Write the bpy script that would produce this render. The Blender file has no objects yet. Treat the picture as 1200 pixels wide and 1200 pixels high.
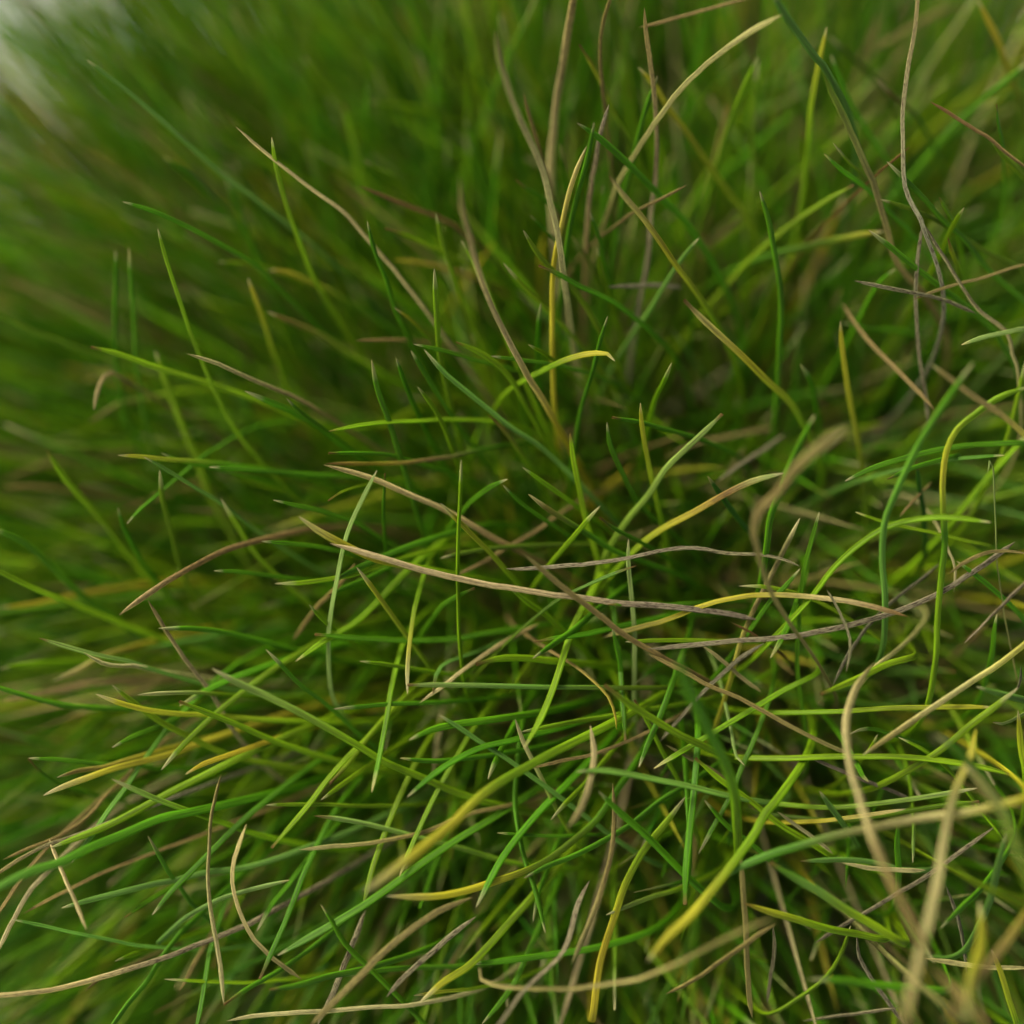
import bpy, math, random
import numpy as np
from mathutils import Vector, Matrix

# ------------------------------------------------------------------ camera, sky, sun, exposure
rng = np.random.default_rng(7)
random.seed(7)
scene = bpy.context.scene
MM = 0.001
DIST = 220.0                      # lens to the plane of sharp focus, mm
LENS, SENSOR = 100.0, 36.0
PXMM = DIST * SENSOR / LENS / 1200.0      # mm per photo pixel in the focal plane
PITCH = math.radians(45)
RIGHT = np.array((1.0, 0.0, 0.0))
UPV = np.array((0.0, math.sin(PITCH), math.cos(PITCH)))      # image up, in world axes
BACK = np.array((0.0, -math.cos(PITCH), math.sin(PITCH)))    # towards the camera
CENTRE = np.array((13.0, -13.0, -62.0))   # tuft centre in camera axes (mm, origin on the focal plane)
SOIL_R = 36.0
LIFT = -(CENTRE[1] * UPV[2] + CENTRE[2] * BACK[2]) + 14.0   # the tuft's centre stands 14 mm above the ground

def to_world(p):
    p = np.asarray(p, float)
    w = p[..., 0:1] * RIGHT + p[..., 1:2] * UPV + p[..., 2:3] * BACK
    w[..., 2] += LIFT
    return w * MM

cam_data = bpy.data.cameras.new('camera')
cam = bpy.data.objects.new('camera', cam_data)
scene.collection.objects.link(cam)
cam_data.lens = LENS; cam_data.sensor_width = SENSOR; cam_data.sensor_fit = 'HORIZONTAL'
cam_data.clip_start = 0.002; cam_data.clip_end = 100.0
M = Matrix.Identity(4)
for r in range(3):
    M[r][0], M[r][1], M[r][2] = RIGHT[r], UPV[r], BACK[r]
    M[r][3] = to_world((0, 0, DIST))[r]
cam.matrix_world = M
cam_data.dof.use_dof = True
cam_data.dof.focus_distance = DIST * MM
cam_data.dof.aperture_fstop = 6.3
cam_data.dof.aperture_blades = 0
scene.camera = cam

SUN_EL, SUN_AZ = math.radians(60), math.radians(-85)         # azimuth from +Y towards +X
world = bpy.data.worlds.new('World'); scene.world = world; world.use_nodes = True
nt = world.node_tree
bg = nt.nodes['Background']
sky = nt.nodes.new('ShaderNodeTexSky'); sky.sky_type = 'NISHITA'; sky.sun_disc = False
sky.sun_elevation = SUN_EL; sky.sun_rotation = SUN_AZ
sky.air_density = 0.6; sky.dust_density = 9.5; sky.ozone_density = 0.0
nt.links.new(sky.outputs[0], bg.inputs[0]); bg.inputs[1].default_value = 0.105
sun_data = bpy.data.lights.new('sun', 'SUN'); sun_data.energy = 1.5; sun_data.angle = math.radians(12)
sun_data.color = (1.0, 0.95, 0.84)
sun = bpy.data.objects.new('sun', sun_data); scene.collection.objects.link(sun)
sd = Vector((math.sin(SUN_AZ) * math.cos(SUN_EL), math.cos(SUN_AZ) * math.cos(SUN_EL), math.sin(SUN_EL)))
sun.rotation_euler = sd.to_track_quat('Z', 'Y').to_euler()
scene.view_settings.view_transform = 'Standard'; scene.view_settings.look = 'None'
scene.view_settings.exposure = 0.92; scene.view_settings.gamma = 1.0
scene.view_settings.use_curve_mapping = False
scene.render.engine = 'CYCLES'
scene.cycles.use_denoising = True
scene.cycles.max_bounces = 6; scene.cycles.diffuse_bounces = 4; scene.cycles.glossy_bounces = 1

# ------------------------------------------------------------------ materials
def new_mat(name):
    m = bpy.data.materials.new(name); m.use_nodes = True
    m.node_tree.nodes.clear()
    return m, m.node_tree.nodes, m.node_tree.links

def math_node(N, L, op, a, b=None):
    n = N.new('ShaderNodeMath'); n.operation = op
    for i, v in enumerate((a, b)):
        if v is None: continue
        if isinstance(v, (int, float)): n.inputs[i].default_value = v
        else: L.new(v, n.inputs[i])
    return n.outputs[0]

def mix_col(N, L, mode, fac, a, b):
    n = N.new('ShaderNodeMix'); n.data_type = 'RGBA'; n.blend_type = mode
    for s, v in ((n.inputs[0], fac), (n.inputs[6], a), (n.inputs[7], b)):
        if isinstance(v, (int, float)): s.default_value = v
        elif isinstance(v, tuple): s.default_value = (*v, 1)
        else: L.new(v, s)
    return n.outputs[2]

def uvsep(N, L, uv):
    s = N.new('ShaderNodeSeparateXYZ'); L.new(uv.outputs[0], s.inputs[0])
    return s.outputs[1]

def blade_material():
    m, N, L = new_mat('blade')
    out = N.new('ShaderNodeOutputMaterial')
    col = N.new('ShaderNodeAttribute'); col.attribute_name = 'tint'
    dry = N.new('ShaderNodeAttribute'); dry.attribute_name = 'dry'
    uv = N.new('ShaderNodeUVMap'); uv.uv_map = 'UVMap'                  # x: mm along, y: round the blade
    mp = N.new('ShaderNodeMapping'); L.new(uv.outputs[0], mp.inputs[0]); mp.inputs[3].default_value = (0.28, 13.0, 1)
    streak = N.new('ShaderNodeTexNoise'); L.new(mp.outputs[0], streak.inputs[0]); streak.inputs['Scale'].default_value = 1.0
    streak.inputs['Detail'].default_value = 3.0
    mp2 = N.new('ShaderNodeMapping'); L.new(uv.outputs[0], mp2.inputs[0]); mp2.inputs[3].default_value = (1.6, 9.0, 1)
    speck = N.new('ShaderNodeTexNoise'); L.new(mp2.outputs[0], speck.inputs[0]); speck.inputs['Scale'].default_value = 1.2
    speck.inputs['Detail'].default_value = 4.0; speck.inputs['Roughness'].default_value = 0.65
    mp3 = N.new('ShaderNodeMapping'); L.new(uv.outputs[0], mp3.inputs[0]); mp3.inputs[3].default_value = (0.16, 0.7, 1)
    patch = N.new('ShaderNodeTexNoise'); L.new(mp3.outputs[0], patch.inputs[0]); patch.inputs['Scale'].default_value = 1.0
    r1 = N.new('ShaderNodeMapRange'); L.new(streak.outputs[0], r1.inputs[0])
    r1.inputs[1].default_value = 0.3; r1.inputs[2].default_value = 0.7; r1.inputs[3].default_value = 0.62; r1.inputs[4].default_value = 1.42
    r2 = N.new('ShaderNodeMapRange'); L.new(patch.outputs[0], r2.inputs[0])
    r2.inputs[1].default_value = 0.3; r2.inputs[2].default_value = 0.7; r2.inputs[3].default_value = 0.8; r2.inputs[4].default_value = 1.2
    v = math_node(N, L, 'MULTIPLY', r1.outputs[0], r2.outputs[0])
    cc = N.new('ShaderNodeVectorMath'); cc.operation = 'SCALE'
    L.new(col.outputs['Color'], cc.inputs[0]); L.new(v, cc.inputs['Scale'])
    mar = math_node(N, L, 'COSINE', math_node(N, L, 'MULTIPLY', uvsep(N, L, uv), 4 * math.pi))
    edge = N.new('ShaderNodeMapRange'); L.new(mar, edge.inputs[0])
    edge.inputs[1].default_value = -1.0; edge.inputs[2].default_value = 1.0; edge.inputs[3].default_value = 0.74; edge.inputs[4].default_value = 1.36
    v = math_node(N, L, 'MULTIPLY', v, edge.outputs[0]); L.new(v, cc.inputs['Scale'])
    # dark weathered specks on dead stems only
    r3 = N.new('ShaderNodeMapRange'); L.new(speck.outputs[0], r3.inputs[0])
    r3.inputs[1].default_value = 0.48; r3.inputs[2].default_value = 0.60; r3.inputs[3].default_value = 0.0; r3.inputs[4].default_value = 0.85
    f = math_node(N, L, 'MULTIPLY', r3.outputs[0], math_node(N, L, 'ADD', math_node(N, L, 'MULTIPLY', dry.outputs['Fac'], 0.92), 0.07))
    base = mix_col(N, L, 'MIX', f, cc.outputs[0], (0.035, 0.022, 0.012))
    # fine ribs
    sep = N.new('ShaderNodeSeparateXYZ'); L.new(uv.outputs[0], sep.inputs[0])
    ribs = math_node(N, L, 'SINE', math_node(N, L, 'MULTIPLY', sep.outputs[1], 2 * math.pi * 14))
    h = math_node(N, L, 'ADD', math_node(N, L, 'MULTIPLY', ribs, 0.35), streak.outputs[0])
    bump = N.new('ShaderNodeBump'); bump.inputs['Strength'].default_value = 0.6; bump.inputs['Distance'].default_value = 0.00003
    L.new(h, bump.inputs['Height'])
    p = N.new('ShaderNodeBsdfPrincipled')
    L.new(base, p.inputs['Base Color']); L.new(math_node(N, L, 'ADD', math_node(N, L, 'MULTIPLY', dry.outputs['Fac'], 0.35), 0.45), p.inputs['Roughness'])
    p.inputs['Specular IOR Level'].default_value = 0.19
    L.new(bump.outputs[0], p.inputs['Normal'])
    t = N.new('ShaderNodeBsdfTranslucent')
    tc = mix_col(N, L, 'MULTIPLY', 1.0, base, (1.25, 1.5, 0.5))
    L.new(tc, t.inputs[0])
    ms = N.new('ShaderNodeMixShader'); ms.inputs[0].default_value = 0.36
    L.new(p.outputs[0], ms.inputs[1]); L.new(t.outputs[0], ms.inputs[2]); L.new(ms.outputs[0], out.inputs[0])
    return m

def ground_material(name, c1, c2, scale, bump_d):
    m, N, L = new_mat(name)
    out = N.new('ShaderNodeOutputMaterial'); p = N.new('ShaderNodeBsdfPrincipled')
    tc = N.new('ShaderNodeTexCoord')
    n = N.new('ShaderNodeTexNoise'); L.new(tc.outputs['Object'], n.inputs[0]); n.inputs['Scale'].default_value = scale; n.inputs['Detail'].default_value = 8
    r = N.new('ShaderNodeValToRGB'); L.new(n.outputs[0], r.inputs[0])
    r.color_ramp.elements[0].position = 0.35; r.color_ramp.elements[0].color = (*c1, 1)
    r.color_ramp.elements[1].position = 0.65; r.color_ramp.elements[1].color = (*c2, 1)
    L.new(r.outputs[0], p.inputs['Base Color']); p.inputs['Roughness'].default_value = 0.9
    b = N.new('ShaderNodeBump'); b.inputs['Distance'].default_value = bump_d; L.new(n.outputs[0], b.inputs['Height']); L.new(b.outputs[0], p.inputs['Normal'])
    L.new(p.outputs[0], out.inputs[0])
    return m

BLADE = blade_material()
SOIL = ground_material('soil', (0.018, 0.012, 0.007), (0.06, 0.04, 0.022), 260, 0.002)
PAVING = ground_material('paving', (0.27, 0.30, 0.27), (0.37, 0.40, 0.36), 14, 0.001)

# ------------------------------------------------------------------ ground
def link(o, parent=None, **props):
    scene.collection.objects.link(o)
    if parent is not None: o.parent = parent
    for k, v in props.items(): o[k] = v
    return o

me = bpy.data.meshes.new('ground')
G = 30.0
me.from_pydata([(-G, -G, 0), (G, -G, 0), (G, G, 0), (-G, G, 0)], [], [(0, 1, 2, 3)])
me.materials.append(PAVING)
link(bpy.data.objects.new('ground', me), kind='structure', label='pale grey blurred ground beyond the grass tuft', category='ground')

def soil_mound():
    nu, nv = 72, 28
    c = to_world(CENTRE)
    vs, fs = [], []
    for j in range(nv + 1):
        ph = -0.5 + (math.pi / 2 + 0.5) * j / nv
        for i in range(nu):
            th = 2 * math.pi * i / nu
            n = 0.5 * math.sin(7 * th + 3 * ph) + 0.5 * math.sin(11 * th - 9 * ph) + random.uniform(-.6, .6)
            r = (SOIL_R + 0.9 * n) * MM
            vs.append((c[0] + r * math.cos(th) * math.cos(ph), c[1] + r * math.sin(th) * math.cos(ph), c[2] + r * math.sin(ph)))
    for j in range(nv):
        for i in range(nu):
            a, b = j * nu + i, j * nu + (i + 1) % nu
            fs.append((a, b, b + nu, a + nu))
    me = bpy.data.meshes.new('soil_mound'); me.from_pydata(vs, [], fs); me.materials.append(SOIL)
    me.polygons.foreach_set('use_smooth', [True] * len(fs))
    link(bpy.data.objects.new('soil_mound', me), kind='structure', label='dark brown soil mound under the grass', category='soil')
soil_mound()

# ------------------------------------------------------------------ blades
PAL = {  # leaf and straw colours (linear)
    'g': (0.068, 0.205, 0.003), 'd': (0.030, 0.120, 0.004), 'b': (0.105, 0.235, 0.030), 'l': (0.155, 0.280, 0.004),
    'o': (0.090, 0.160, 0.004), 'y': (0.360, 0.335, 0.020), 's': (0.430, 0.378, 0.150), 't': (0.250, 0.195, 0.055),
    'r': (0.185, 0.110, 0.028), 'k': (0.230, 0.212, 0.110), 'p': (0.220, 0.310, 0.070), 'e': (0.190, 0.178, 0.050),
    'w': (0.430, 0.390, 0.190)}
PAL = {k: np.array(v) for k, v in PAL.items()}
DRYNESS = {'s': .35, 't': .6, 'r': .4, 'k': 1.0, 'e': .25, 'w': .1}

def catmull(P, n):
    """n points evenly spread along a smooth curve through P"""
    P = np.asarray(P, float)
    Q = np.vstack((2 * P[0] - P[1], P, 2 * P[-1] - P[-2]))
    out = []
    for i in range(len(P) - 1):
        a, b, c, d = Q[i:i + 4]
        t = np.linspace(0, 1, 14, endpoint=False)[:, None]
        out.append(0.5 * (2 * b + (c - a) * t + (2 * a - 5 * b + 4 * c - d) * t ** 2 + (3 * b - a - 3 * c + d) * t ** 3))
    C = np.vstack(out + [P[-1:]])
    s = np.concatenate(([0], np.cumsum(np.linalg.norm(np.diff(C, axis=0), axis=1))))
    u = np.linspace(0, s[-1], n)
    return np.stack([np.interp(u, s, C[:, k]) for k in range(3)], 1), u

def sweep(path, width, sides, spin, flat, groove, twist=0.0):
    """rings of a grooved leaf section along a path (camera mm) -> (n, sides, 3)"""
    n = len(path)
    T = np.gradient(path, axis=0); T /= np.linalg.norm(T, axis=1)[:, None] + 1e-9
    ref = np.array((0.13, 0.21, 1.0)); A = np.empty_like(T)
    a = ref - T[0] * ref.dot(T[0]); a /= np.linalg.norm(a)
    for i in range(n):
        a = a - T[i] * a.dot(T[i]); a /= np.linalg.norm(a) + 1e-9; A[i] = a
    B = np.cross(T, A)
    th = np.linspace(0, 2 * math.pi, sides, endpoint=False)
    dth = np.abs((th - math.pi / 2 + math.pi) % (2 * math.pi) - math.pi)
    rr = 1 - groove * np.exp(-(dth / 0.42) ** 2)
    x = np.cos(th) * rr; y = np.sin(th) * rr * flat
    sp = spin + twist * np.linspace(0, 1, n)
    X = x[None] * np.cos(sp)[:, None] - y[None] * np.sin(sp)[:, None]
    Y = x[None] * np.sin(sp)[:, None] + y[None] * np.cos(sp)[:, None]
    w = width[:, None, None] / 2
    return path[:, None] + w * (X[..., None] * B[:, None] + Y[..., None] * A[:, None])

def mesh_from_rings(name, rings_list, tint_list, dry_list, u_list, sides, cap=True):
    """each entry is one tube; all joined in one mesh with tint / dry / UV attributes"""
    V = np.vstack([r.reshape(-1, 3) for r in rings_list])
    tint = np.vstack([np.repeat(t, sides, axis=0) for t in tint_list])
    dry = np.concatenate([np.repeat(d, sides) for d in dry_list])
    uu = np.concatenate([np.repeat(u, sides) for u in u_list])
    F, UVy, off = [], [], 0
    for r in rings_list:
        n = len(r)
        i, j = np.meshgrid(np.arange(n - 1), np.arange(sides), indexing='ij')
        a = off + i * sides + j; b = off + i * sides + (j + 1) % sides
        F.append(np.stack((a, b, b + sides, a + sides), -1).reshape(-1, 4))
        y0 = (j / sides).ravel(); y1 = ((j + 1) / sides).ravel()
        UVy.append(np.stack((y0, y1, y1, y0), -1))
        off += n * sides
    F = np.vstack(F); UVy = np.vstack(UVy)
    me = bpy.data.meshes.new(name)
    me.vertices.add(len(V)); me.vertices.foreach_set('co', to_world(V).astype('f4').ravel())
    me.loops.add(F.size); me.loops.foreach_set('vertex_index', F.astype('i4').ravel())
    me.polygons.add(len(F)); me.polygons.foreach_set('loop_start', np.arange(0, F.size, 4, dtype='i4'))
    me.polygons.foreach_set('use_smooth', np.ones(len(F), bool))
    uvl = me.uv_layers.new(name='UVMap')
    uv = np.stack((uu[F], UVy), -1).astype('f4'); uvl.data.foreach_set('uv', uv.ravel())
    ca = me.attributes.new('tint', 'FLOAT_COLOR', 'POINT')
    ca.data.foreach_set('color', np.hstack((tint, np.ones((len(tint), 1)))).astype('f4').ravel())
    da = me.attributes.new('dry', 'FLOAT', 'POINT'); da.data.foreach_set('value', dry.astype('f4'))
    me.update(calc_edges=True); me.materials.append(BLADE)
    return me

def taper(u, w, tip_len):
    return w * np.maximum(0.07, np.clip(u / tip_len, 0, 1) ** 0.55)

def colour_run(codes, t):
    c = np.array([PAL[k] for k in codes]); d = np.array([DRYNESS.get(k, 0.0) for k in codes])
    if len(codes) == 1: return np.repeat(c, len(t), 0), np.repeat(d, len(t))
    x = np.linspace(0, 1, len(codes))
    return np.stack([np.interp(t, x, c[:, k]) for k in range(3)], 1), np.interp(t, x, d)

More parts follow.
